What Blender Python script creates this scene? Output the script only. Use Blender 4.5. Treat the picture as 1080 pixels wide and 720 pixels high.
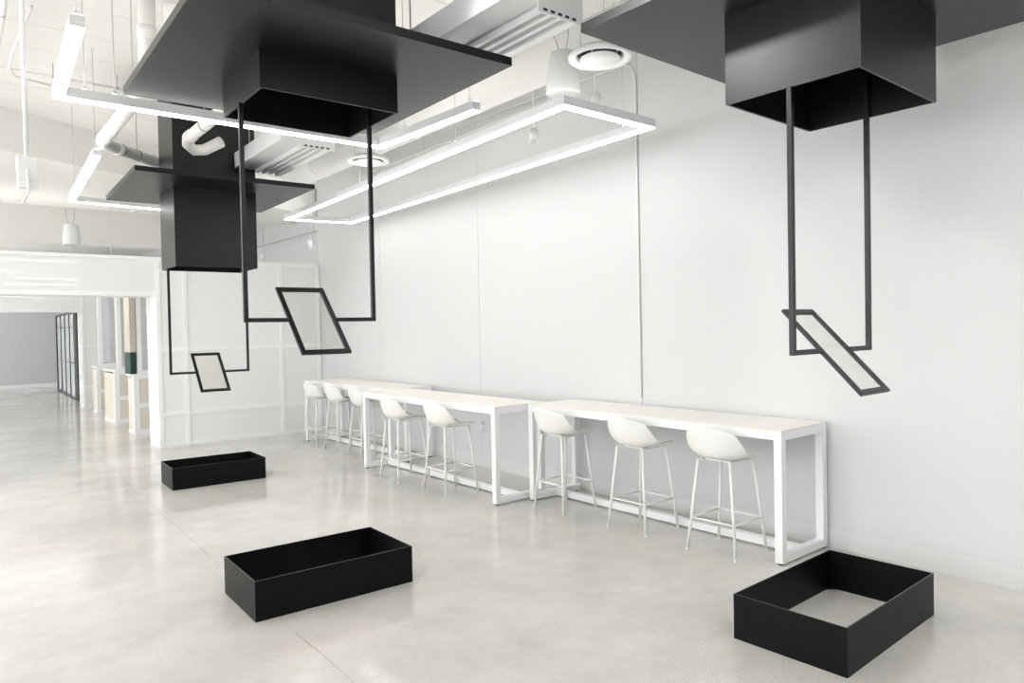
import bpy, math, random
from mathutils import Vector, Matrix
random.seed(4)
PI = math.pi
S = bpy.context.scene
C = S.collection
for o in list(bpy.data.objects):
    bpy.data.objects.remove(o)

# ------------------------------------------------------------------ camera
FPX, YAW, PITCH, ROLL, CAMH = 753.6, 0.6928, -0.0184, -0.0191, 1.6
fwd = Vector((math.sin(YAW) * math.cos(PITCH), math.cos(YAW) * math.cos(PITCH), math.sin(PITCH)))
rgt = Vector((math.cos(YAW), -math.sin(YAW), 0))
upv = rgt.cross(fwd)
r2 = rgt * math.cos(ROLL) + upv * math.sin(ROLL)
u2 = upv * math.cos(ROLL) - rgt * math.sin(ROLL)
cd = bpy.data.cameras.new('camera')
cd.sensor_width = 36; cd.sensor_fit = 'HORIZONTAL'
cd.lens = FPX * 36 / 1080
cd.clip_start = 0.05; cd.clip_end = 200
cam = bpy.data.objects.new('camera', cd); C.objects.link(cam)
m = Matrix((r2, u2, -fwd)).transposed().to_4x4()
m.translation = (0, 0, CAMH)
cam.matrix_world = m
S.camera = cam

# ------------------------------------------------------------------ light and exposure
WORLD = 2.25
LED = 5.5
S.view_settings.view_transform = 'Standard'
S.view_settings.look = 'None'
S.view_settings.gamma = 1.0
S.view_settings.use_curve_mapping = False
S.view_settings.exposure = 1.1
w = bpy.data.worlds.new('world'); S.world = w; w.use_nodes = True
w.node_tree.nodes['Background'].inputs[0].default_value = (0.97, 0.985, 1.0, 1)
w.node_tree.nodes['Background'].inputs[1].default_value = WORLD

# ------------------------------------------------------------------ materials
def mat(name, col, rough=0.5, spec=0.5, metal=0.0, noise=None, bump=None):
    mt = bpy.data.materials.new(name); mt.use_nodes = True
    nt = mt.node_tree; b = nt.nodes['Principled BSDF']
    b.inputs['Base Color'].default_value = (*col, 1)
    b.inputs['Roughness'].default_value = rough
    b.inputs['Specular IOR Level'].default_value = spec
    b.inputs['Metallic'].default_value = metal
    tc = nt.nodes.new('ShaderNodeTexCoord')
    if noise:                                   # (scale, amount)
        n = nt.nodes.new('ShaderNodeTexNoise'); n.inputs['Scale'].default_value = noise[0]
        n.inputs['Detail'].default_value = 5
        nt.links.new(tc.outputs['Object'], n.inputs['Vector'])
        mx = nt.nodes.new('ShaderNodeMix'); mx.data_type = 'RGBA'
        mx.inputs['A'].default_value = (*[c * (1 - noise[1]) for c in col], 1)
        mx.inputs['B'].default_value = (*[min(1, c * (1 + noise[1])) for c in col], 1)
        nt.links.new(n.outputs['Fac'], mx.inputs['Factor'])
        nt.links.new(mx.outputs['Result'], b.inputs['Base Color'])
    if bump:                                    # (scale, strength)
        n = nt.nodes.new('ShaderNodeTexNoise'); n.inputs['Scale'].default_value = bump[0]
        nt.links.new(tc.outputs['Object'], n.inputs['Vector'])
        bp = nt.nodes.new('ShaderNodeBump'); bp.inputs['Strength'].default_value = bump[1]
        bp.inputs['Distance'].default_value = 0.01
        nt.links.new(n.outputs['Fac'], bp.inputs['Height'])
        nt.links.new(bp.outputs['Normal'], b.inputs['Normal'])
    return mt

M = {}
M['wall'] = mat('wall_paint', (.70, .702, .707), .55, .3, noise=(1.5, .01), bump=(60, .03))
M['trim'] = mat('trim_paint', (.73, .73, .735), .35, .4, noise=(2, .01))
M['ceil'] = mat('ceiling_paint', (.92, .905, .87), .8, .2, noise=(.8, .02), bump=(8, .1))
M['back'] = mat('dark_grey_wall_paint', (.28, .285, .29), .6, .3, noise=(1, .02))
M['grey'] = mat('grey_wall_paint', (.64, .655, .68), .6, .3, noise=(1, .01))
M['white'] = mat('white_powder_coat', (.93, .93, .94), .35, .45, noise=(4, .01))
M['pipe'] = mat('white_pipe_paint', (.90, .89, .87), .45, .4, noise=(6, .03))
M['metalwhite'] = mat('painted_galvanised_steel', (.84, .845, .86), .35, .5, noise=(5, .05))
M['grey_metal'] = mat('bare_grey_metal', (.42, .42, .42), .4, .5, noise=(9, .08))
M['cable'] = mat('light_steel_cable', (.62, .61, .60), .4, .4, noise=(9, .05))
M['dark'] = mat('dark_gap', (.03, .03, .03), .6, .3, noise=(9, .1))
M['box'] = mat('matt_black_steel', (.0028, .003, .0034), .42, .16, noise=(3, .1), bump=(220, .04))
M['black'] = mat('black_powder_coated_steel', (.0045, .0058, .0068), .34, .5, noise=(3, .12), bump=(220, .04))
M['rod'] = mat('black_frame_steel', (.006, .0065, .007), .38, .5, noise=(5, .1))
M['edge'] = mat('steel_edge_highlight', (.07, .07, .07), .4, .5, noise=(20, .2))  # lighter tone paints the ceiling's glint onto thin box rims
M['seat'] = mat('off_white_moulded_plastic', (.88, .87, .85), .45, .4, noise=(4, .015))
M['leg'] = mat('off_white_tube', (.90, .895, .88), .35, .45, noise=(5, .01))
M['top'] = mat('pale_birch_top', (.9, .87, .8), .4, .4)
M['speaker'] = mat('white_speaker_shell', (.84, .845, .85), .4, .4, noise=(5, .01))
M['cone'] = mat('white_speaker_mesh', (.70, .70, .71), .8, .2, noise=(150, .06))
M['panel'] = mat('glossy_white_polycarbonate', (.915, .915, .912), .012, .6, noise=(2, .01))
M['pframe'] = mat('white_partition_frame', (.97, .97, .965), .4, .4, noise=(3, .01))
M['birch'] = mat('pale_cabinet_wood', (.77, .71, .615), .5, .3, noise=(7, .05))
M['tan'] = mat('tan_board', (.60, .55, .47), .5, .3, noise=(5, .03))
M['green'] = mat('dark_green_board', (.018, .055, .05), .4, .4, noise=(5, .05))
M['mirror'] = mat('silvered_mirror', (.86, .88, .88), .03, .5, 1.0, noise=(1, .01))
M['pale_glass'] = mat('pale_back_painted_glass', (.80, .85, .86), .12, .5, noise=(2, .02))
M['brick'] = mat('brown_mottled_brick', (.34, .27, .22), .8, .2, noise=(14, .5))
M['foot'] = mat('black_rubber', (.02, .02, .02), .7, .2, noise=(9, .1))

# birch grain
nt = M['top'].node_tree; b = nt.nodes['Principled BSDF']
tc = nt.nodes.new('ShaderNodeTexCoord'); mp = nt.nodes.new('ShaderNodeMapping')
mp.inputs['Scale'].default_value = (14, 1.2, 1); n = nt.nodes.new('ShaderNodeTexNoise')
n.inputs['Scale'].default_value = 3; n.inputs['Detail'].default_value = 6
cr = nt.nodes.new('ShaderNodeValToRGB')
cr.color_ramp.elements[0].position = .3; cr.color_ramp.elements[0].color = (.87, .84, .775, 1)
cr.color_ramp.elements[1].position = .7; cr.color_ramp.elements[1].color = (.92, .90, .85, 1)
nt.links.new(tc.outputs['Object'], mp.inputs['Vector']); nt.links.new(mp.outputs['Vector'], n.inputs['Vector'])
nt.links.new(n.outputs['Fac'], cr.inputs['Fac']); nt.links.new(cr.outputs['Color'], b.inputs['Base Color'])

# lamp diffuser, and the added upward fill glow
def emit(name, col, st):
    mt = bpy.data.materials.new(name); mt.use_nodes = True
    b = mt.node_tree.nodes['Principled BSDF']
    b.inputs['Base Color'].default_value = (.9, .9, .9, 1)
    b.inputs['Emission Color'].default_value = (*col, 1)
    b.inputs['Emission Strength'].default_value = st
    return mt
M['led_fill'] = emit('added_fill_glow', (1.0, .985, .96), LED * .6)  # added emission, lifts the ceiling and upper walls
M['led'] = emit('led_diffuser', (1.0, .985, .96), LED)

# tinted clear pane
mt = bpy.data.materials.new('tinted_clear_glass'); mt.use_nodes = True
nt = mt.node_tree; nt.nodes.remove(nt.nodes['Principled BSDF'])
out = nt.nodes['Material Output']
tr = nt.nodes.new('ShaderNodeBsdfTransparent'); tr.inputs['Color'].default_value = (.965, .96, .945, 1)
gl = nt.nodes.new('ShaderNodeBsdfGlossy'); gl.inputs['Roughness'].default_value = .02
mx = nt.nodes.new('ShaderNodeMixShader')
mx.inputs[0].default_value = .035; nt.links.new(tr.outputs[0], mx.inputs[1]); nt.links.new(gl.outputs[0], mx.inputs[2])
nt.links.new(mx.outputs[0], out.inputs['Surface'])
M['pane'] = mt

# polished concrete floor with mottling, pits, a wandering crack
mt = bpy.data.materials.new('polished_concrete'); mt.use_nodes = True
nt = mt.node_tree; L = nt.links.new; N = nt.nodes.new
b = nt.nodes['Principled BSDF']
tc = N('ShaderNodeTexCoord')
def noise(scale, detail=5, rough=.55, vec=None):
    n = N('ShaderNodeTexNoise'); n.inputs['Scale'].default_value = scale
    n.inputs['Detail'].default_value = detail; n.inputs['Roughness'].default_value = rough
    L(vec or tc.outputs['Object'], n.inputs['Vector']); return n
def ramp(src, p0, c0, p1, c1):
    r = N('ShaderNodeValToRGB'); e = r.color_ramp.elements
    e[0].position = p0; e[0].color = (*c0, 1); e[1].position = p1; e[1].color = (*c1, 1)
    L(src, r.inputs['Fac']); return r
def math_(op, a, b_=None, clamp=False):
    x = N('ShaderNodeMath'); x.operation = op; x.use_clamp = clamp
    for i, v in enumerate((a, b_)):
        if v is None: continue
        if isinstance(v, (int, float)): x.inputs[i].default_value = v
        else: L(v, x.inputs[i])
    return x.outputs[0]
def mixc(fac, a, c, mode='MIX'):
    x = N('ShaderNodeMix'); x.data_type = 'RGBA'; x.blend_type = mode
    if isinstance(fac, (int, float)): x.inputs['Factor'].default_value = fac
    else: L(fac, x.inputs['Factor'])
    for k, v in (('A', a), ('B', c)):
        if isinstance(v, tuple): x.inputs[k].default_value = (*v, 1)
        else: L(v, x.inputs[k])
    return x.outputs['Result']
base = ramp(noise(.55, 6, .6).outputs['Fac'], .32, (.57, .558, .533), .66, (.75, .734, .703)).outputs['Color']
warm = ramp(noise(.9, 4, .6).outputs['Fac'], .52, (0, 0, 0), .72, (1, 1, 1)).outputs['Color']
base = mixc(math_('MULTIPLY', warm, .5), base, (.74, .665, .585))
fine = ramp(noise(110, 3, .7).outputs['Fac'], .3, (.90, .90, .90), .7, (1.05, 1.05, 1.05)).outputs['Color']
base = mixc(1.0, base, fine, 'MULTIPLY')
mott = ramp(noise(3.2, 7, .72).outputs['Fac'], .36, (.90, .90, .90), .62, (1.02, 1.02, 1.02)).outputs['Color']
base = mixc(1.0, base, mott, 'MULTIPLY')
speck = ramp(noise(140, 2, .6).outputs['Fac'], .56, (0, 0, 0), .66, (1, 1, 1)).outputs['Color']
patch = ramp(noise(.8, 3).outputs['Fac'], .50, (0, 0, 0), .66, (1, 1, 1)).outputs['Color']
base = mixc(math_('MULTIPLY', math_('MULTIPLY', speck, patch), .75), base, (.24, .22, .20))
sx = N('ShaderNodeSeparateXYZ'); L(tc.outputs['Object'], sx.inputs[0])
wob = noise(1.6, 6, .65)
cx = math_('SUBTRACT', sx.outputs['X'], math_('ADD', 1.36, math_('MULTIPLY', sx.outputs['Y'], .040)))
cx = math_('SUBTRACT', cx, math_('MULTIPLY', math_('SUBTRACT', wob.outputs['Fac'], .5), .12))
crack = math_('SUBTRACT', 1.0, math_('DIVIDE', math_('ABSOLUTE', cx), .006), True)
crack = math_('MULTIPLY', crack, ramp(noise(5, 2).outputs['Fac'], .36, (.15, .15, .15), .6, (1, 1, 1)).outputs['Color'])
base = mixc(math_('MULTIPLY', crack, .55), base, (.20, .19, .175))
L(base, b.inputs['Base Color'])
rr = ramp(noise(1.2, 5).outputs['Fac'], .3, (.08, .08, .08), .7, (.18, .18, .18)).outputs['Color']
L(rr, b.inputs['Roughness'])
b.inputs['Specular IOR Level'].default_value = .42
bp = N('ShaderNodeBump'); bp.inputs['Strength'].default_value = .12; bp.inputs['Distance'].default_value = .004
wv = noise(4, 3); L(wv.outputs['Fac'], bp.inputs['Height']); L(bp.outputs['Normal'], b.inputs['Normal'])
M['floor'] = mt

# ------------------------------------------------------------------ mesh helpers
class MB:
    def __init__(s): s.v = []; s.f = []; s.sm = []
    def add(s, vs, fs, smooth=False):
        k = len(s.v); s.v += [tuple(p) for p in vs]
        s.f += [tuple(i + k for i in f) for f in fs]; s.sm += [smooth] * len(fs); return s
    def box(s, x0, x1, y0, y1, z0, z1):
        vs = [(x, y, z) for x in (x0, x1) for y in (y0, y1) for z in (z0, z1)]
        return s.add(vs, [(0, 1, 3, 2), (4, 6, 7, 5), (0, 4, 5, 1), (2, 3, 7, 6), (0, 2, 6, 4), (1, 5, 7, 3)])
    def prism(s, poly, z0, z1):                 # plan polygon, counter-clockwise
        n = len(poly); vs = [(x, y, z0) for x, y in poly] + [(x, y, z1) for x, y in poly]
        fs = [tuple(range(n))[::-1], tuple(range(n, 2 * n))] + [(i, (i + 1) % n, n + (i + 1) % n, n + i) for i in range(n)]
        return s.add(vs, fs)
    def tube(s, pts, r, seg=10, smooth=True, rot=0.0, r_end=None):
        pts = [Vector(p) for p in pts]; vs = []; fs = []; n = len(pts)
        nrm = None
        for i, p in enumerate(pts):
            a = (pts[i] - pts[i - 1]).normalized() if i else (pts[1] - pts[0]).normalized()
            c = (pts[i + 1] - pts[i]).normalized() if i < n - 1 else a
            t = (a + c).normalized()
            if nrm is None:
                ref = Vector((0, 0, 1)) if abs(t.z) < .9 else Vector((1, 0, 0))
                nrm = (ref - t * ref.dot(t)).normalized()
            else:
                nrm = (nrm - t * nrm.dot(t)).normalized()
            bn = t.cross(nrm)
            k = 1 / max(.35, a.dot(t))
            rad = r if r_end is None else r + (r_end - r) * i / (n - 1)
            for j in range(seg):
                q = 2 * PI * j / seg + rot
                vs.append(p + nrm * math.cos(q) * rad * (1 if seg > 4 else 1) + bn * math.sin(q) * rad)
        for i in range(n - 1):
            for j in range(seg):
                fs.append((i * seg + j, i * seg + (j + 1) % seg, (i + 1) * seg + (j + 1) % seg, (i + 1) * seg + j))
        s.add(vs, fs, smooth)
        k = len(s.v) - len(vs)
        s.f += [tuple(k + j for j in range(seg))[::-1], tuple(k + (n - 1) * seg + j for j in range(seg))]; s.sm += [False, False]
        return s
    def bar(s, a, b_, wx, wy):                  # square bar between two points, axis aligned widths
        return s.tube([a, b_], wx * .7071, 4, False, PI / 4)
    def lathe(s, prof, c=(0, 0, 0), seg=32, smooth=True, closed=False):
        vs = []; fs = []; n = len(prof)
        for r, z in prof:
            for j in range(seg):
                q = 2 * PI * j / seg
                vs.append((c[0] + r * math.cos(q), c[1] + r * math.sin(q), c[2] + z))
        for i in range(n if closed else n - 1):
            i2 = (i + 1) % n
            for j in range(seg):
                fs.append((i * seg + j, i * seg + (j + 1) % seg, i2 * seg + (j + 1) % seg, i2 * seg + j))
        return s.add(vs, fs, smooth)
    def build(s, name, material, parent=None, bevel=0, solid=0, loc=None):
        me = bpy.data.meshes.new(name); me.from_pydata(s.v, [], s.f); me.update()
        for p, q in zip(me.polygons, s.sm): p.use_smooth = q
        import bmesh
        bm = bmesh.new(); bm.from_mesh(me); bmesh.ops.recalc_face_normals(bm, faces=bm.faces); bm.to_mesh(me); bm.free()
        me.materials.append(material)
        o = bpy.data.objects.new(name, me); C.objects.link(o)
        if parent: o.parent = parent
        if loc: o.location = loc
        if solid:
            md = o.modifiers.new('solid', 'SOLIDIFY'); md.thickness = solid; md.offset = 0
        if bevel:
            md = o.modifiers.new('bevel', 'BEVEL'); md.width = bevel; md.segments = 2; md.limit_method = 'ANGLE'
        return o

def tag(o, label, cat, group=None, kind=None):
    if label: o['label'] = label
    if cat: o['category'] = cat
    if group: o['group'] = group
    if kind: o['kind'] = kind
    return o
def thing(name, label, cat, loc=(0, 0, 0), rz=0.0, group=None):
    o = bpy.data.objects.new(name, None); C.objects.link(o)
    o.empty_display_size = .1
    o.location = loc; o.rotation_euler = (0, 0, rz)
    return tag(o, label, cat, group)
def struct(o): o['kind'] = 'structure'; return o
def dup(root, loc, rz, label, group=None):
    r = root.copy(); C.objects.link(r); r.location = loc; r.rotation_euler = (0, 0, rz)
    r['label'] = label
    if group: r['group'] = group
    for ch in list(root.children):
        c = ch.copy(); C.objects.link(c); c.parent = r
        for g in list(ch.children):
            d = g.copy(); C.objects.link(d); d.parent = c
    return r
def arc(c, r, a0, a1, ax, ay, n=8):
    c = Vector(c); ax = Vector(ax); ay = Vector(ay)
    return [c + ax * r * math.cos(a0 + (a1 - a0) * i / n) + ay * r * math.sin(a0 + (a1 - a0) * i / n) for i in range(n + 1)]

# ------------------------------------------------------------------ setting
DECK, SOFFIT = 4.2, 3.73
struct(MB().box(-7, 7, -6, 28.5, -.12, 0).build('floor', M['floor']))
mb = MB(); mb.box(-7, 7, -6, 28.5, DECK + .04, DECK + .16)
y = -6.0
while y < 14.5:                                  # shallow ribs of the metal deck
    mb.box(-7, 7, y, y + .592, DECK + .03, DECK + .05); y += .60
struct(mb.build('ceiling', M['ceil']))

def wx(y): return 4.962 + .0105 * (y - 2)
mb = MB(); seams = [-6, 4.19, 6.62, 8.95, 10.99]
for a, c in zip(seams[:-1], seams[1:]):           # wall boards with thin open joints
    g = .0025
    mb.prism([(wx(a + g), a + g), (wx(a + g) + .1, a + g), (wx(c - g) + .1, c - g), (wx(c - g), c - g)], 0, DECK + .05)
mb.prism([(wx(-6) + .012, -6), (wx(-6) + .2, -6), (wx(10.98) + .2, 10.98), (wx(10.98) + .012, 10.98)], 0, DECK + .05)
struct(mb.build('wall_right', M['wall']))
mb = MB()
mb.prism([(wx(-6) - .014, -6), (wx(-6) + .006, -6), (wx(10.9) + .006, 10.9), (wx(10.9) - .014, 10.9)], 0, .125)
mb.prism([(wx(-6) - .011, -6), (wx(-6) + .006, -6), (wx(10.9) + .006, 10.9), (wx(10.9) - .011, 10.9)], .125, .131)
struct(mb.build('baseboard_right', M['trim']))
struct(MB().box(-7, 5.0, -5.6, -5.5, 0, DECK + .05).build('wall_back', M['back']))
mb = MB(); mb.box(-7.15, -7, -5.5, 27.2, 3.1, DECK + .05).box(-7.15, -7, -5.5, 27.2, 0, .35)
for yy in (-5.5, -1.2, 3.4, 8.0, 12.6, 17.2, 21.8, 26.6): mb.box(-7.15, -7, yy, yy + .5, .35, 3.1)
struct(mb.build('wall_left', M['wall']))
# recessed wall beyond the partition and the rear rooms
struct(MB().box(5.7, 5.85, 11.0, 28.5, 0, DECK + .05).build('wall_recess', M['wall']))
struct(MB().prism([(-7, 27.05), (7, 27.35), (7, 27.5), (-7, 27.2)], 0, DECK + .05).build('wall_rear', M['grey']))
struct(MB().prism([(-7, 27.03), (5.6, 27.31), (5.6, 27.33), (-7, 27.05)], 0, .12).build('baseboard_rear', M['white']))
# lowered soffit with a slanting front face
A0, A1 = (-7, 5.95), (5.69, 12.45)
struct(MB().prism([A0, A1, (5.69, 13.75), (-7, 13.75)], SOFFIT, DECK + .05).build('trim_soffit', M['ceil']))
struct(MB().box(-7, 5.69, 15.6, 16.0, 3.35, DECK + .05).build('trim_beam', M['ceil']))

# ------------------------------------------------------------------ partition with polycarbonate panels
def partition(name, label, px, py, dep, x_end, x_left, z_head, z_top, verts, rails, group=None):
    t = thing(name, label, 'partition', (px, py, 0), 0, group)
    fr = MB(); FW = .055
    L_ = x_end - px
    vs = [0] + verts + [L_]
    for i, x in enumerate(vs):
        w0 = x if i == 0 else (x - FW if i == len(vs) - 1 else x - FW / 2)
        fr.box(w0, w0 + FW, 0, .05, 0, z_top)
    for z in rails:
        for a, c in zip(vs[:-1], vs[1:]):
            fr.box(a + .03, c - .02, .0025, .0475, max(0, z - FW / 2), min(z_top, z + FW / 2) if z > .01 else FW)
    fr.box(0, L_, .0015, .0485, z_top - FW, z_top - .001)
    # return side
    fr.box(0, FW, dep - .05, dep, 0, z_top)
    for z in rails:
        fr.box(.002, .048, .05, dep - .05, max(0, z - FW / 2), min(z_top, z + FW / 2) if z > .01 else FW)
    fr.box(.002, .048, .05, dep - .05, z_top - FW, z_top)
    # header over the opening
    xl = x_left - px
    fr.box(xl, 0, 0, .05, z_top - .045, z_top); fr.box(xl, 0, 0, .05, z_head, z_head + .06)
    fr.box(xl, 0, dep - .05, dep, z_top - .045, z_top); fr.box(xl, 0, dep - .05, dep, z_head, z_head + .06)
    fr.build('frame', M['pframe'], t)
    zs = sorted(set([r for r in rails])) + [z_top - FW / 2]
    for a, c in zip(vs[:-1], vs[1:]):
        for z0, z1 in zip(zs[:-1], zs[1:]):
            MB().box(a + FW * .4, c - FW * .4, .018, .030, max(z0, .02), z1).build('panel', M['panel'], t)
    for z0, z1 in zip(zs[:-1], zs[1:]):
        MB().box(.018, .030, .045, dep - .045, max(z0, .02), z1).build('panel', M['panel'], t)
    MB().box(xl, .02, .018, .030, z_head + .05, z_top - .04).build('header_panel', M['panel'], t)
    MB().box(xl, .02, .05, dep - .05, z_head + .02, z_head + .035).build('header_soffit', M['panel'], t)
    return t
partition('partition', 'white framed partition of glossy white panels beside the long table, with a header across the opening',
          2.59, 10.96, .56, wx(10.96) - .015, -4, 2.15, 2.70, [.385, 1.80], [0, .47, 1.39])
partition('partition', 'farther white partition and header seen through the opening, in front of the grey wall',
          2.83, 18.6, .5, 5.65, -4, 2.15, 2.75, [.9, 1.8], [0, .47, 1.39])

# ------------------------------------------------------------------ rear room: glass screen, workstations
t = thing('glass_screen', 'black framed glass screen with a grid of panes standing near the grey wall', 'screen', (3.03, 20.45, 0), 0)
ex = Vector((3.22 - 3.03, 25.41 - 20.45, 0)); SL = ex.length; t.rotation_euler = (0, 0, math.atan2(ex.y, ex.x))
mb = MB(); H_ = 2.25
mb.box(0, .62, -.11, .03, 0, H_)
mb.box(SL - .12, SL, -.03, .03, 0, H_); mb.box(.6, SL - .1, -.028, .028, 0, .05); mb.box(.6, SL - .1, -.028, .028, H_ - .05, H_)
mb.build('frame', M['black'], t)
xs = [.62 + (SL - .74) * i / 4 for i in range(5)]
mb = MB()
for x in xs[1:-1]: mb.box(x - .04, x + .04, -.02, .02, .05, H_ - .05)
for z in (.92, 1.86): mb.box(.62, SL - .12, -.018, .018, z - .012, z + .012)
mb.build('glazing_bar', M['rod'], t)
zs = [.05, .92, 1.86, H_ - .05]
for a, c in zip(xs[:-1], xs[1:]):
    for z0, z1 in zip(zs[:-1], zs[1:]):
        MB().box(a, c, -.006, .006, z0, z1).build('pane', M['pale_glass'], t)

def workstation(x, y, dy, face, label):
    t = thing('workstation', label, 'workstation', (x, y, 0), 0, 'workstations behind the partition')
    W_, H_ = .9, .94
    MB().box(.012, W_, .02, dy, .03, H_ - .03).build('body', M['birch'], t)
    mb = MB(); p = .085
    mb.box(0, p, 0, p, 0, H_); mb.box(W_ - p, W_, 0, p, 0, H_)
    mb.box(p, W_ - p, .004, p, 0, .07); mb.box(p, W_ - p, .004, p, .42, .50); mb.box(p, W_ - p, .004, p, H_ - .05, H_ - .001)
    mb.box(.002, p, p, dy, 0, .045)
    mb.build('frame', M['white'], t)
    MB().box(-.01, W_ + .01, -.01, dy + .01, H_, H_ + .035).build('worktop', M['white'], t)
    for z0, z1 in ((.075, .415), (.505, .69), (.70, .885)):
        MB().box(p + .004, W_ - p - .004, .006, .03, z0, z1).build('drawer', M['birch'], t, bevel=.003)
    zt = 2.6
    mb = MB()
    for xx in (.10, .42, W_ - .10):
        mb.box(xx - .035, xx + .035, .02, .09, H_ + .035, zt)
    mb.box(.06, W_ - .06, .025, .085, zt - .08, zt - .002); mb.box(.06, W_ - .06, .025, .085, H_ + .036, H_ + .09)
    mb.build('mirror_frame', M['white'], t)
    MB().box(.13, .39, .045, .06, H_ + .09, zt - .08).build('mirror', M['mirror'], t)
    MB().box(.45, W_ - .13, .045, .06, H_ + .09, zt - .08).build('mirror', M['mirror'], t)
    if face:
        MB().box(-.035, .055, .02, dy * .9, 1.33, zt).build('side_board', M['tan'], t)['label'] = 'tan board over a dark green one'
        MB().box(-.036, .056, .018, dy * .9 + .002, H_ + .036, 1.33).build('side_board', M['green'], t)['label'] = 'dark green lower board'
    return t
workstation(2.655, 12.8, .46, True, 'nearest pale wood workstation, with a tan and green end board')
workstation(2.73, 14.67, 1.0, False, 'middle one of the pale wood mirror workstations, second behind the partition post')
workstation(2.82, 16.96, .45, False, 'farthest of the pale wood mirror workstations seen through the opening')

# ------------------------------------------------------------------ LED pendants
def led_path(name, label, pts, closed, z, cables, top, wd=.066, ht=.07):
    """pts: plan corner points; z: underside"""
    c0 = Vector((pts[0][0], pts[0][1], 0))
    t = thing(name, label, 'pendant light', (pts[0][0], pts[0][1], z), 0)
    P = [Vector((x, y, 0)) - c0 for x, y in pts]; n = len(P)
    def offs(dist):
        o = []
        for i in range(n):
            if closed or 0 < i < n - 1:
                a = (P[i] - P[i - 1]).normalized(); c = (P[(i + 1) % n] - P[i]).normalized()
            elif i == 0: a = c = (P[1] - P[0]).normalized()
            else: a = c = (P[i] - P[i - 1]).normalized()
            na = Vector((-a.y, a.x, 0)); nc = Vector((-c.y, c.x, 0)); b_ = (na + nc).normalized()
            o.append(P[i] + b_ * dist / max(.3, b_.dot(na)))
        return o
    def ribbon(mb, h, z0, z1, inset=0):
        l, r = offs(h), offs(-h)
        vs = []
        for i in range(n):
            for q, zz in ((l[i], z0), (r[i], z0), (r[i], z1), (l[i], z1)): vs.append((q.x, q.y, zz))
        fs = []
        for i in range(n if closed else n - 1):
            j = (i + 1) % n
            for k in range(4): fs.append((4 * i + k, 4 * i + (k + 1) % 4, 4 * j + (k + 1) % 4, 4 * j + k))
        if not closed: fs += [(0, 1, 2, 3), tuple(4 * (n - 1) + k for k in (3, 2, 1, 0))]
        mb.add(vs, fs)
        return mb
    ribbon(MB(), wd / 2, .008, ht).build('housing', M['metalwhite'], t)
    ribbon(MB(), wd / 2 - .002, 0, .0085).build('diffuser', M['led'], t)
    ribbon(MB(), wd / 2 - .010, ht - .003, ht + .0004).build('added_fill_strip', M['led_fill'], t)  # glowing strip added on top of the housing as upward fill
    for (x, y) in cables:
        q = Vector((x, y, 0)) - c0
        mb = MB(); mb.tube([(q.x, q.y, ht), (q.x, q.y, top - z)], .0035, 6)
        mb.lathe([(.0, .03), (.012, .03), (.012, 0), (.0, 0)], (q.x, q.y, ht), 10)
        mb.build('cable', M['cable'], t)
    return t
ZL = 3.1
led_path('led_pendant', 'long closed rectangular strip light along the right wall over the bar tables',
         [(3.43, 3.525), (4.325, 3.525), (4.667, 9.07), (3.825, 9.24)], True, ZL,
         [(3.66, 6.9), (4.34, 3.80), (4.54, 7.0), (3.53, 4.95)], DECK)
led_path('led_pendant', 'open three sided strip light hanging behind the nearest left black canopy',
         [(.635, 4.03), (.715, 5.28), (2.96, 5.21), (3.0, 3.95)], False, ZL,
         [(.64, 4.10), (.86, 5.28), (1.03, 5.27), (1.14, 5.27), (2.975, 4.85), (2.995, 4.02)], DECK)
led_path('led_pendant', 'bent strip light by the farther black canopy, above the wide opening',
         [(1.265, 7.26), (1.435, 9.87), (2.7, 9.94)], False, 3.2, [(1.272, 7.38), (1.40, 9.4), (2.5, 9.93)], DECK)
for xa, xb, yy, wd, lab in ((1.95, 3.7, .22, .34, 'wide strip light over the viewpoint, second of those reflected in the header panel'),
                            (1.95, 3.7, -2.3, .34, 'wide strip light behind the viewpoint, lowest of those reflected in the header panel'),
                            (1.45, 2.55, 1.3, .22, 'short wide strip light ahead of the viewpoint, uppermost reflected in the header panel')):
    led_path('led_pendant', lab, [(xa, yy), (xb, yy)], False, ZL if yy < 1 else 3.2, [(xa + .2, yy), (xb - .2, yy)], DECK, wd)
led_path('led_pendant', 'long added fill strip out of view to the left of the viewpoint', [(-5, .2), (-.6, .2)], False, ZL, [(-4.8, .2), (-.8, .2)], DECK)  # out-of-view strip added to brighten the near room
for xa, yy, lab in ((-3.9, 4.6, 'added unseen fill strip far to the left, second of the row before the opening'), (-3.6, 3.2, 'added unseen fill strip far to the left, before the opening'), (-3.6, 6.0, 'added unseen fill strip far to the left, between its two neighbours'), (-3.3, 7.2, 'added unseen fill strip at far left, parallel with the others'), (-3.15, 8.8, 'added unseen fill strip far to the left, near the opening header'),
                    (-4.6, 13.1, 'added unseen fill strip inside the rear room, at its far left'), (-3.8, 15.0, 'added unseen fill strip inside the rear room, to the left between two others'), (-3.6, 23.4, 'added unseen fill strip by the grey end wall, at far left'), (-.8, 13.0, 'added unseen fill strip inside the rear room, just past the header'), (-.8, 16.6, 'added unseen fill strip inside the rear room, before the second header'),
                    (.2, 21.5, 'added unseen fill strip beyond the second header, by the glass screen'), (-4.4, 18.0, 'added unseen fill strip at the far left of the rear room'), (-4.2, 21.0, 'added unseen fill strip left of the glass screen'), (.2, 25.2, 'added unseen fill strip next to the grey end wall')):
    led_path('led_pendant', lab, [(xa, yy), (xa + 3.4, yy - .1)], False, 2.75 if 12 < yy < 14 else 3.05, [(xa + .2, yy - .006), (xa + 3.2, yy - .094)], SOFFIT, .20 if 6.5 < yy < 12 else .12)  # unseen strips added as fill light for hall and rear room

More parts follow.
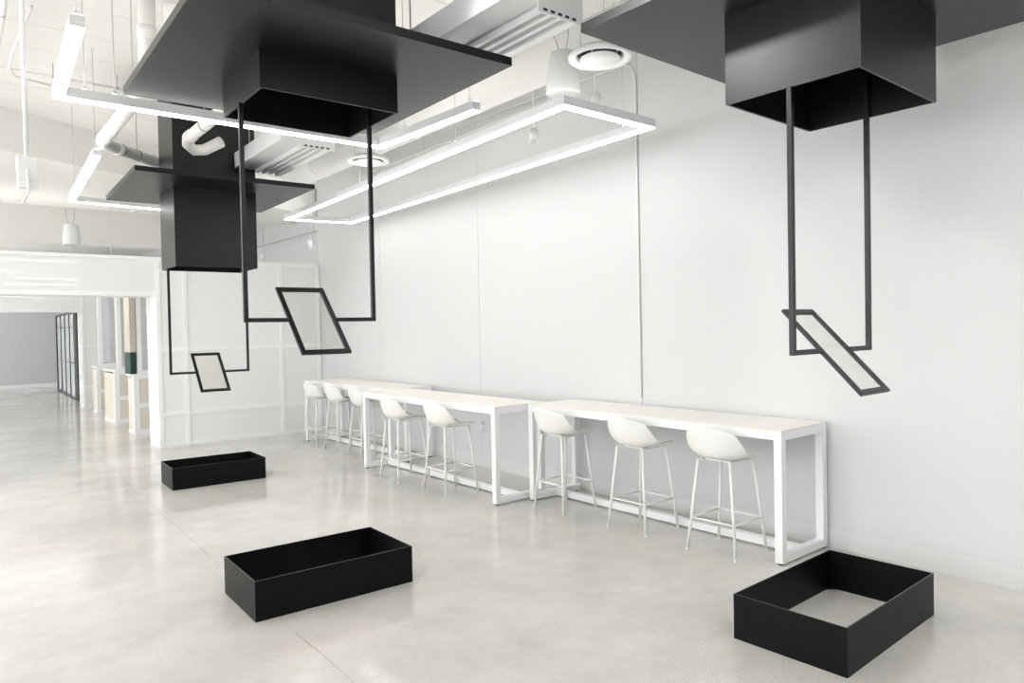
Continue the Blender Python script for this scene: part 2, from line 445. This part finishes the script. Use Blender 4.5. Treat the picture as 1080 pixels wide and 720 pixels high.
# ------------------------------------------------------------------ black hanging units
UW, UD, PW, PD = .8447, .6777, 1.7528, 1.8157
def hanging_unit(cx, cy, th, z, zr, tilt, of, dx, inset, label):
    """column through a square canopy plate, U-shaped hanger, tilted framed pane"""
    t = thing('hanging_canopy_unit', label, 'hanging display', (cx, cy, z), th, 'black hanging units')
    a, d, k = UW / 2, UD / 2, .012
    mb = MB(); top = DECK + .02 - z; zc = 3.205 - z
    # hollow column: four sheet sides, closed higher up
    for x0, x1, y0, y1 in ((-a, a, -d, -d + k), (-a, a, d - k, d), (-a, -a + k, -d + k, d - k), (a - k, a, -d + k, d - k)):
        mb.box(x0, x1, y0, y1, 0, top)
    mb.box(-a + k, a - k, -d + k, d - k, min(.32, zc), min(.32, zc) + .01)
    mb.build('column', M['black'], t)
    pz = 3.152 - z
    mb = MB(); e = .0005
    X, Y = PW / 2, PD / 2
    for x0, x1, y0, y1 in ((-X, X, -Y, -d - e), (-X, X, d + e, Y), (-X, -a - e, -d - e, d + e), (a + e, X, -d - e, d + e)):
        mb.box(x0, x1, y0, y1, pz, pz + .049)
    mb.build('canopy_plate', M['black'], t)
    # hanger
    s = .0125; zb = zr - z
    xl, xr = -a + inset + s + dx, a - inset - s + dx
    mb = MB()
    for xc, zt in ((xl, .001), (xr, .22)):
        MB().box(xc - s, xc + s, -s, s, zb, zt).build('hanger_rod', M['rod'], t, bevel=.0015)
    # cross bar stops at the pane frame on both sides
    mw, mh, fw, fd = .3137, .5852, .030, .016
    m0, m1 = of - mw / 2, of + mw / 2
    MB().box(xl + s, m0 + .004, -s, s, zb, zb + 2 * s).build('cross_bar', M['rod'], t, bevel=.0015)
    MB().box(m1 - .004, xr - s, -s, s, zb, zb + 2 * s).build('cross_bar', M['rod'], t, bevel=.0015)
    # tilted frame (local u = x, v up along the frame)
    mb = MB(); g = fd / 2
    mb.box(-mw / 2, mw / 2, -g, g, mh / 2 - fw, mh / 2); mb.box(-mw / 2, mw / 2, -g, g, -mh / 2, -mh / 2 + fw)
    mb.box(-mw / 2, -mw / 2 + fw, -g, g, -mh / 2 + fw, mh / 2 - fw); mb.box(mw / 2 - fw, mw / 2, -g, g, -mh / 2 + fw, mh / 2 - fw)
    f = mb.build('pane_frame', M['rod'], t, bevel=.0015)
    f.location = (of, 0, zb + s); f.rotation_euler = (-tilt, 0, 0)
    p = MB().box(-mw / 2 + fw - .003, mw / 2 - fw + .003, -.002, .002, -mh / 2 + fw - .003, mh / 2 - fw + .003).build('pane', M['pane'], f)
    p['label'] = 'clear faintly tinted pane'
    return t
hanging_unit(3.6098, 1.7648, .0007, 2.7124, 1.4443, .7652, .0108, -.005, .008,
             'black hanging canopy with column and tilted framed pane at right, nearest to the right wall')
hanging_unit(1.899, 4.195, -.0344, 2.9384, 1.6643, .7894, -.0171, -.014, 0,
             'black hanging canopy with tilted framed pane at upper left, above the middle floor box')
hanging_unit(2.519, 8.2927, -.0469, 2.3205, 1.1666, .803, -.0211, -.018, 0,
             'farthest black hanging canopy with long column and small tilted pane, in front of the partition')

# ------------------------------------------------------------------ black floor boxes
def floor_box(x, y, th, w_, d_, label):
    t = thing('floor_box', label, 'box', (x, y, 0), th, 'black floor boxes')
    h, k = .228, .006
    for nm, (x0, x1, y0, y1) in (('side_panel', (0, w_, 0, k)), ('side_panel', (0, w_, d_ - k, d_)),
                                 ('end_panel', (0, k, k, d_ - k)), ('end_panel', (w_ - k, w_, k, d_ - k))):
        o = MB().box(x0, x1, y0, y1, 0, h).build(nm, M['box'], t)
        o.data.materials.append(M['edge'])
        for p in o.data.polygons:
            if p.normal.z > .9: p.material_index = 1  # painted highlight on the upward rim faces
    for sx_, sy_ in ((0, 0), (1, 0), (0, 1), (1, 1)):
        px, py = (k if sx_ == 0 else w_ - k), (k if sy_ == 0 else d_ - k)
        qx, qy = (px + .06 * (1 - 2 * sx_)), (py + .06 * (1 - 2 * sy_))
        poly = [(px, py), (qx, py), (px, qy)]
        if (sx_ + sy_) % 2: poly = poly[::-1]
        MB().prism(poly, .004, .01).build('corner_gusset', M['box'], t)
    return t
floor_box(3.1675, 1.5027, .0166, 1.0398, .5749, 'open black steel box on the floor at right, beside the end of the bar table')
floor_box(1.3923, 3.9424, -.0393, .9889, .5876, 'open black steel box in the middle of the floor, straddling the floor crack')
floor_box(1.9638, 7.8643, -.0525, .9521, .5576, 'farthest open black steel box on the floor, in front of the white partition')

# ------------------------------------------------------------------ bar tables
def bar_table(x0, x1, y0, y1, label):
    t = thing('bar_table', label, 'table', (x0, y0, 0), 0, 'white bar tables along the right wall')
    W_, L_, H_, k, f = x1 - x0, y1 - y0, .895, .056, .012
    MB().box(0, W_, 0, L_, H_ - .012, H_).build('tabletop', M['top'], t, bevel=.002)
    for y in (0, L_ - k):
        mb = MB()
        mb.box(0, k, y, y + k, f, H_ - .0125); mb.box(W_ - k, W_, y, y + k, f, H_ - .0125)
        mb.box(k, W_ - k, y, y + k, f, f + k); mb.box(k, W_ - k, y, y + k, H_ - .0125 - k, H_ - .0125)
        mb.build('end_frame', M['white'], t, bevel=.002)
        for x in (k / 2, W_ - k / 2):
            MB().lathe([(0, 0), (.018, 0), (.018, f), (0, f)], (x, y + k / 2, 0), 14).build('foot', M['foot'], t)
    for x in (0, W_ - k):
        MB().box(x, x + k, k, L_ - k, H_ - .0125 - k, H_ - .0125).build('apron_rail', M['white'], t, bevel=.002)
    xm = W_ * .47
    MB().box(xm, xm + k, k, L_ - k, f, f + k).build('base_rail', M['white'], t, bevel=.002)
    return t
bar_table(4.333, 4.938, 2.475, 5.005, 'nearest white bar table with pale wood top, its open end beside the black box')
bar_table(3.972, 4.577, 5.05, 7.535, 'middle white bar table, set out further from the wall than the other two')
bar_table(4.35, 4.955, 7.57, 10.03, 'farthest white bar table, its far end by the white partition')

# ------------------------------------------------------------------ bar stools
def make_stool(label):
    t = thing('bar_stool', label, 'stool', (0, 0, 0), 0, 'off white bar stools')
    # one-piece shell: profile (x forward, z) swept across with rounded edges
    prof = [(.205, .648), (.195, .656), (.15, .662), (.08, .660), (.0, .655), (-.08, .653), (-.14, .660),
            (-.18, .678), (-.203, .710), (-.216, .760), (-.226, .815), (-.234, .862), (-.238, .886)]
    half = [.135, .165, .190, .203, .210, .228, .240, .243, .240, .231, .215, .190, .152]
    n = 14; vs = []; fs = []
    for i, ((x, z), h) in enumerate(zip(prof, half)):
        for j in range(n + 1):
            s_ = -1 + 2 * j / n
            e = abs(s_) ** 3
            back = max(0, min(1, (i - 4) / 4))            # 0 on the seat, 1 on the back
            lift = .045 * abs(s_) ** 2.5 * min(1, i / 5) * max(0, 1 - max(0, i - 6) / 5) + .010 * e * (i < 5)
            wrap = .100 * abs(s_) ** 2.0 * (0, 0, 0, 0, .1, .4, .75, .95, .92, .75, .55, .38, .27)[i]
            vs.append((x + wrap + (.012 * e if i > 10 else 0), s_ * h, z + lift - (.022 * e if i > 11 else 0)))
    for i in range(len(prof) - 1):
        for j in range(n):
            k = i * (n + 1) + j; fs.append((k, k + 1, k + n + 2, k + n + 1))
    mb = MB(); mb.add(vs, fs, True)
    o = mb.build('seat_shell', M['seat'], t)
    md = o.modifiers.new('solid', 'SOLIDIFY'); md.thickness = .011; md.offset = -1
    md = o.modifiers.new('sub', 'SUBSURF'); md.levels = 1; md.render_levels = 2
    fx, fy, tx, ty, zt = .190, .195, .140, .130, .648
    for sx_ in (-1, 1):
        for sy_ in (-1, 1):
            a = Vector((sx_ * fx, sy_ * fy, .004)); c = Vector((sx_ * tx, sy_ * ty, zt))
            mb = MB(); mb.tube([a, c], .0108, 10)
            mb.lathe([(0, 0), (.012, 0), (.012, .012), (0, .012)], (a.x, a.y, 0), 10)
            mb.build('leg', M['leg'], t)
    zr = .235; q = (zr - .004) / (zt - .004); rx, ry = fx + (tx - fx) * q, fy + (ty - fy) * q
    mb = MB()
    cs = [Vector((rx, -ry, zr)), Vector((rx, ry, zr)), Vector((-rx, ry, zr)), Vector((-rx, -ry, zr))]
    for i in range(4): mb.tube([cs[i], cs[(i + 1) % 4]], .0075, 8)
    mb.build('foot_ring', M['leg'], t)
    mb = MB(); mb.box(-tx + .012, tx - .012, -ty + .008, -ty + .028, zt - .006, zt + .006); mb.box(-tx + .012, tx - .012, ty - .028, ty - .008, zt - .006, zt + .006)
    mb.box(-.10, -.075, -ty + .02, ty - .02, zt - .004, zt + .008)
    mb.build('seat_bracket', M['leg'], t)
    return t
ST = [(4.372, 2.925, 'off white bar stool at the nearest table, closest to the open black box'),
      (4.392, 3.705, 'off white bar stool at the nearest table, the middle one of its three'),
      (4.395, 4.600, 'off white bar stool at the nearest table, at the joint with the middle table'),
      (4.035, 5.860, 'off white bar stool at the middle table, in front of the wall socket'),
      (4.005, 6.680, 'off white bar stool at the middle table, the farther one of its two'),
      (4.415, 8.250, 'off white bar stool at the farthest table, half hidden behind the middle table leg'),
      (4.425, 8.960, 'off white bar stool at the farthest table, the middle one of its three'),
      (4.415, 9.620, 'off white bar stool farthest away, nearest to the partition')]
st0 = make_stool(ST[0][2]); st0.location = (ST[0][0], ST[0][1], 0)
for i, (x, y, lab) in enumerate(ST[1:]):
    dup(st0, (x, y, 0), random.uniform(-.04, .04), lab)

# ------------------------------------------------------------------ wall details
t = thing('wall_socket', 'white double wall socket low on the right wall behind the middle table', 'socket', (wx(6.62), 6.55, .43), 0)
MB().box(-.008, 0, 0, .075, 0, .115).build('cover_plate', M['trim'], t, bevel=.002)
MB().box(-.04, -.008, .012, .06, .01, .05).build('plug', M['metalwhite'], t, bevel=.004)
MB().box(-.011, -.008, .018, .056, .066, .10).build('outlet_face', M['grey_metal'], t, bevel=.001)

X0 = wx(4.2) - .012
pts = [(X0, 6.9, 3.985), (X0, 4.42, 3.965)] + arc((X0, 4.37, 3.80), .165, PI / 2, 0, (0, -1, 0), (0, 0, 1), 8) + [(X0, 4.20, 3.3), (X0, 4.19, .96)]
tag(MB().tube(pts, .008, 8).build('wall_conduit', M['pipe']), 'thin white conduit bending down the right wall to the table, past the long strip light', 'conduit')
tag(MB().tube([(4.93, 5.0, 3.89), (4.93, 7.1, 3.84), (4.95, 9.4, 3.83)], .011, 6).build('wall_conduit', M['pipe']), 'straight conduit running high along the right wall behind the long strip light', 'conduit')

# ------------------------------------------------------------------ ceiling services
t = thing('round_air_duct', 'long round white air duct near the right wall above the long strip light', 'duct', (4.03, 2.6, 3.80), 0)
t.rotation_euler = (0, 0, -.016)
MB().tube([(0, 0, 0), (0, 7.2, 0)], .17, 28).build('duct_tube', M['pipe'], t)
for yy in (1.45, 3.9, 6.2):
    MB().tube([(0, yy, 0), (0, yy + .03, 0)], .175, 28).build('coupling_band', M['pipe'], t)
for yy in (.5, 4.6):
    MB().tube([(0, yy, .16), (0, yy, DECK - 3.8)], .006, 6).build('hanger', M['grey_metal'], t)

def ring_diffuser(x, y, z, r, label):
    t = thing('ceiling_diffuser', label, 'air diffuser', (x, y, z), 0, 'round air diffusers')
    MB().lathe([(r, .012), (r * .985, .0), (r * .80, .004), (r * .72, .022), (r * .70, .05), (r * .74, .055), (r * .84, .03), (r, .02)], seg=40, closed=True).build('outer_ring', M['white'], t)
    MB().lathe([(.0, -.006), (r * .60, -.006), (r * .625, .0), (r * .60, .008), (.0, .008)], seg=40).build('centre_plate', M['white'], t)
    MB().lathe([(r * .70, .05), (r * .69, .062), (.0, .064)], seg=40).build('neck', M['dark'], t)
    mb = MB()
    for q in range(3):
        an = q * 2.09 + .5
        mb.tube([(r * .6 * math.cos(an), r * .6 * math.sin(an), .062), (r * .6 * math.cos(an), r * .6 * math.sin(an), DECK - z)], .003, 6)
    mb.build('suspension_wire', M['cable'], t)
    mb = MB()
    for q in range(4):
        an = q * PI / 2 + .3
        mb.tube([(r * .5 * math.cos(an), r * .5 * math.sin(an), .006), (r * .68 * math.cos(an), r * .68 * math.sin(an), .06)], .006, 6)
    mb.build('bracket', M['white'], t)
    return t
ring_diffuser(3.55, 3.30, 3.385, .215, 'round white air diffuser with a dark slot, beside the large bell shaped pendant speaker')
ring_diffuser(3.74, 6.85, 3.40, .225, 'farther round air diffuser, above the far half of the long strip light')

def speaker(x, y, z, r, h, top, label):
    t = thing('pendant_speaker', label, 'speaker', (x, y, z), 0, 'white pendant speakers')
    MB().lathe([(0, h), (r * .62, h), (r * .74, h * .96), (r * .82, h * .8), (r * .93, h * .45), (r, h * .14), (r * 1.0, h * .05), (r * .96, 0), (r * .93, .004), (r * .93, .02)], seg=36).build('shell', M['speaker'], t)
    MB().lathe([(0, -.004), (r * .45, -.002), (r * .85, .004), (r * .93, .012), (r * .93, .03), (0, .03)], seg=36).build('grille', M['cone'], t)
    mb = MB()
    mb.tube([(-.03, 0, h - .01), (-.07, .02, h + .12), (-.07, .02, top - z)], .003, 6); mb.tube([(.03, 0, h - .01), (.05, -.01, h + .14), (.05, -.01, top - z)], .003, 6)
    mb.build('suspension_wire', M['grey_metal'], t)
    return t
speaker(3.69, 3.80, 3.30, .126, .315, DECK, 'large bell shaped white pendant speaker between the two near canopies')
speaker(2.07, 14.3, 3.17, .14, .36, DECK, 'small distant white pendant speaker above the opening header')

def slot_unit(x, y, z, rz, label):
    """grooved ceiling air unit with a perforated end plate"""
    t = thing('slot_air_unit', label, 'air unit', (x, y, z), rz, 'grooved ceiling air units')
    W_, L_, H_ = .50, 1.42, .16
    MB().box(0, .20, 0, L_, .03, .03 + H_).box(.2, W_, 0, L_, .05, .03 + H_).build('housing', M['metalwhite'], t)
    for k in range(3):
        x0 = .215 + .075 * k
        MB().box(x0, x0 + .03, .02, L_ - .01, .0, .05).build('slot_rail', M['white'], t)
    mb = MB().box(.44, W_, 0, L_, -.005, .05); mb.build('side_rail', M['white'], t)
    MB().box(.18, W_ + .02, -.012, -.001, -.02, .13).build('end_plate', M['metalwhite'], t)
    for k in range(5):
        MB().box(.215 + .055 * k, .245 + .055 * k, -.0145, -.012, -.008, .006).build('slot_hole', M['dark'], t)
    for yy in (.2, L_ - .2):
        MB().tube([(.1, yy, .03 + H_), (.1, yy, DECK - z)], .006, 6).build('hanger', M['grey_metal'], t)
    return t
slot_unit(2.50, 2.96, 3.37, -.02, 'grooved white ceiling air unit with holed end plate, between the two near canopies')
slot_unit(2.64, 6.48, 3.37, -.035, 'farther grooved white ceiling air unit, above the far canopy')

def pipe(name, label, pts, r, couplers=(), hangers=(), cat='pipe'):
    o = Vector(pts[0]); t = thing(name, label, cat, tuple(o))
    P = [Vector(p) - o for p in pts]
    MB().tube(P, r, 18).build('pipe_run', M['pipe'], t)
    for i, f, ln in couplers:
        a, c = P[i], P[i + 1]; d = (c - a).normalized(); q = a.lerp(c, f)
        MB().tube([q - d * ln / 2, q + d * ln / 2], r * 1.12, 18).build('coupling', M['pipe'], t)
    for i, f in hangers:
        q = P[i].lerp(P[i + 1], f)
        mb = MB(); mb.tube([(q.x, q.y, q.z + r), (q.x, q.y, DECK - .0 - o.z)], .004, 6)
        d = (P[i + 1] - P[i]).normalized()
        mb.tube([q - d * .012, q + d * .012], r * 1.05, 14)
        mb.build('hanger', M['grey_metal'], t)
    return t
pipe('drain_pipe', 'white elbow pipe left of the far canopy column, running towards the slanted bulkhead',
     [(1.47, 6.14, 3.62), (1.50, 8.30, 3.60), (1.54, 8.45, 3.60), (1.66, 8.56, 3.60), (2.95, 9.58, 3.58)], .062,
     [(0, .93, .09), (3, .04, .08), (0, .8, .08)], [(3, .20), (3, .42)])
pipe('drain_pipe', 'short white pipe ending in a bent open outlet in front of the far canopy column',
     [(2.03, 5.5, 3.5), (2.06, 7.34, 3.5), (2.09, 7.46, 3.475), (2.17, 7.53, 3.44), (2.26, 7.50, 3.45), (2.38, 7.36, 3.52)], .055,
     [(0, .95, .09)], [(0, .7)])
pipe('drain_pipe', 'vertical white pipe with a thick collar at the left edge of the nearest left canopy',
     [(1.40, 6.0, 3.55), (1.41, 6.0, 4.2)], .062, [(0, .55, .10)])
pipe('drain_pipe', 'short thick white pipe near the ceiling above the nearest left canopy',
     [(1.50, 5.9, 4.05), (2.05, 5.8, 4.06)], .085, [(0, .3, .08)])
pipe('conduit_run', 'thin conduit crossing the ceiling at upper left above the open strip light',
     [(-1.2, 8.0, 4.07), (.64, 8.0, 4.07), (2.0, 8.02, 4.07)], .011, (), [(1, .3), (1, .7)], 'conduit')
pipe('conduit_run', 'lower thin conduit that bends up at the left edge of the picture',
     [(.74, 6.6, 4.15), (.70, 7.6, 4.10), (.69, 7.85, 4.03), (.75, 7.98, 4.0), (1.8, 8.3, 4.0)], .012, (), [(3, .55)], 'conduit')
pipe('conduit_run', 'white conduit running along the ceiling at the upper left corner',
     [(.52, 5.2, 4.12), (.60, 7.9, 4.12), (.60, 9.2, 4.12)], .022, [(0, .4, .08)], [(0, .6)], 'conduit')

t = thing('ceiling_pole_mount', 'white ceiling pole at far left with a small white box on its lower end', 'pole mount', (.46, 4.5, 2.53), 0)
MB().tube([(0, 0, 0), (0, 0, DECK - 2.53)], .012, 12).build('pole', M['white'], t)
MB().box(-.045, .045, -.03, .03, -.15, .01).build('box', M['white'], t, bevel=.005)
MB().box(-.047, .047, -.032, .032, -.115, -.108).build('band', M['metalwhite'], t)
MB().tube([(-.005, -.04, -.06), (.0, -.045, -.17), (-.03, -.05, -.24)], .006, 8).build('lead', M['white'], t)
mb = MB()
for zz in (1.15, 1.32): mb.lathe([(0, 0), (.05, 0), (.05, .03), (0, .03)], (0, 0, zz), 14)
mb.build('clamp', M['metalwhite'], t)

def spot(x, y, z, top, an, label, watts=0, aim=None):
    t = thing('track_spotlight', label, 'spotlight', (x, y, z), an, 'small ceiling spotlights')
    d = Vector((.07, 0, -.09))
    MB().tube([d * -.75, d * .75], .042, 18).build('head', M['white'], t)
    MB().tube([d * .75, d * .80], .036, 18).build('lens', M['grey_metal'], t)
    mb = MB(); mb.tube([(0, 0, .0), (-.02, 0, .07), (0, 0, .12), (0, 0, top - z)], .007, 8)
    mb.build('stem', M['white'], t)
    if watts:
        ld = bpy.data.lights.new('lamp', 'SPOT'); ld.energy = watts; ld.shadow_soft_size = .10; ld.spot_size = .95; ld.spot_blend = .6
        ld.color = (1, .98, .95)
        lo = bpy.data.objects.new('lamp', ld); C.objects.link(lo); lo.parent = t
        lo.location = d * .95
        R_ = Matrix.Rotation(-an, 3, 'Z')
        v = R_ @ (Vector(aim) - Vector((x, y, z)))
        lo.rotation_euler = v.to_track_quat('-Z', 'Y').to_euler()
    return t
t = thing('light_track', 'thin dark light track on the ceiling above the right end of the partition', 'track', (5.42, 11.35, 3.36), 0)
MB().box(-.011, .011, 0, 3.6, 0, .02).build('rail', M['grey_metal'], t)
for yy in (.6, 3.0):
    MB().tube([(0, yy, .03), (0, yy, DECK - 3.36)], .005, 6).build('hanger', M['grey_metal'], t)
spot(5.42, 12.1, 3.16, 3.36, .8, 'white spotlight on the track above the right end of the partition')
spot(5.42, 14.4, 3.16, 3.36, .8, 'farther spotlight on the track above the partition')
spot(4.55, 5.1, 3.42, DECK, -2.3, 'white spotlight on a thin stem seen inside the long rectangular strip light')
spot(4.45, 4.2, 3.50, DECK, -2.5, 'white spotlight near the wall corner of the long rectangular strip light')
t = thing('smoke_detector', 'small white smoke detector on the ceiling beyond the wide opening', 'smoke detector', (2.88, 13.4, SOFFIT - .04), 0)
MB().lathe([(0, 0), (.05, 0), (.065, .018), (.07, .04), (0, .04)], seg=24).build('cover', M['white'], t)
MB().lathe([(0, -.006), (.012, -.006), (.014, 0), (0, 0)], seg=12).build('sensor', M['grey_metal'], t)
spot(.94, 3.37, 4.0, DECK, -.45, 'white spotlight by the ceiling above the open strip light, turned to the right wall', 52, (4.9, 1.6, 1.8))
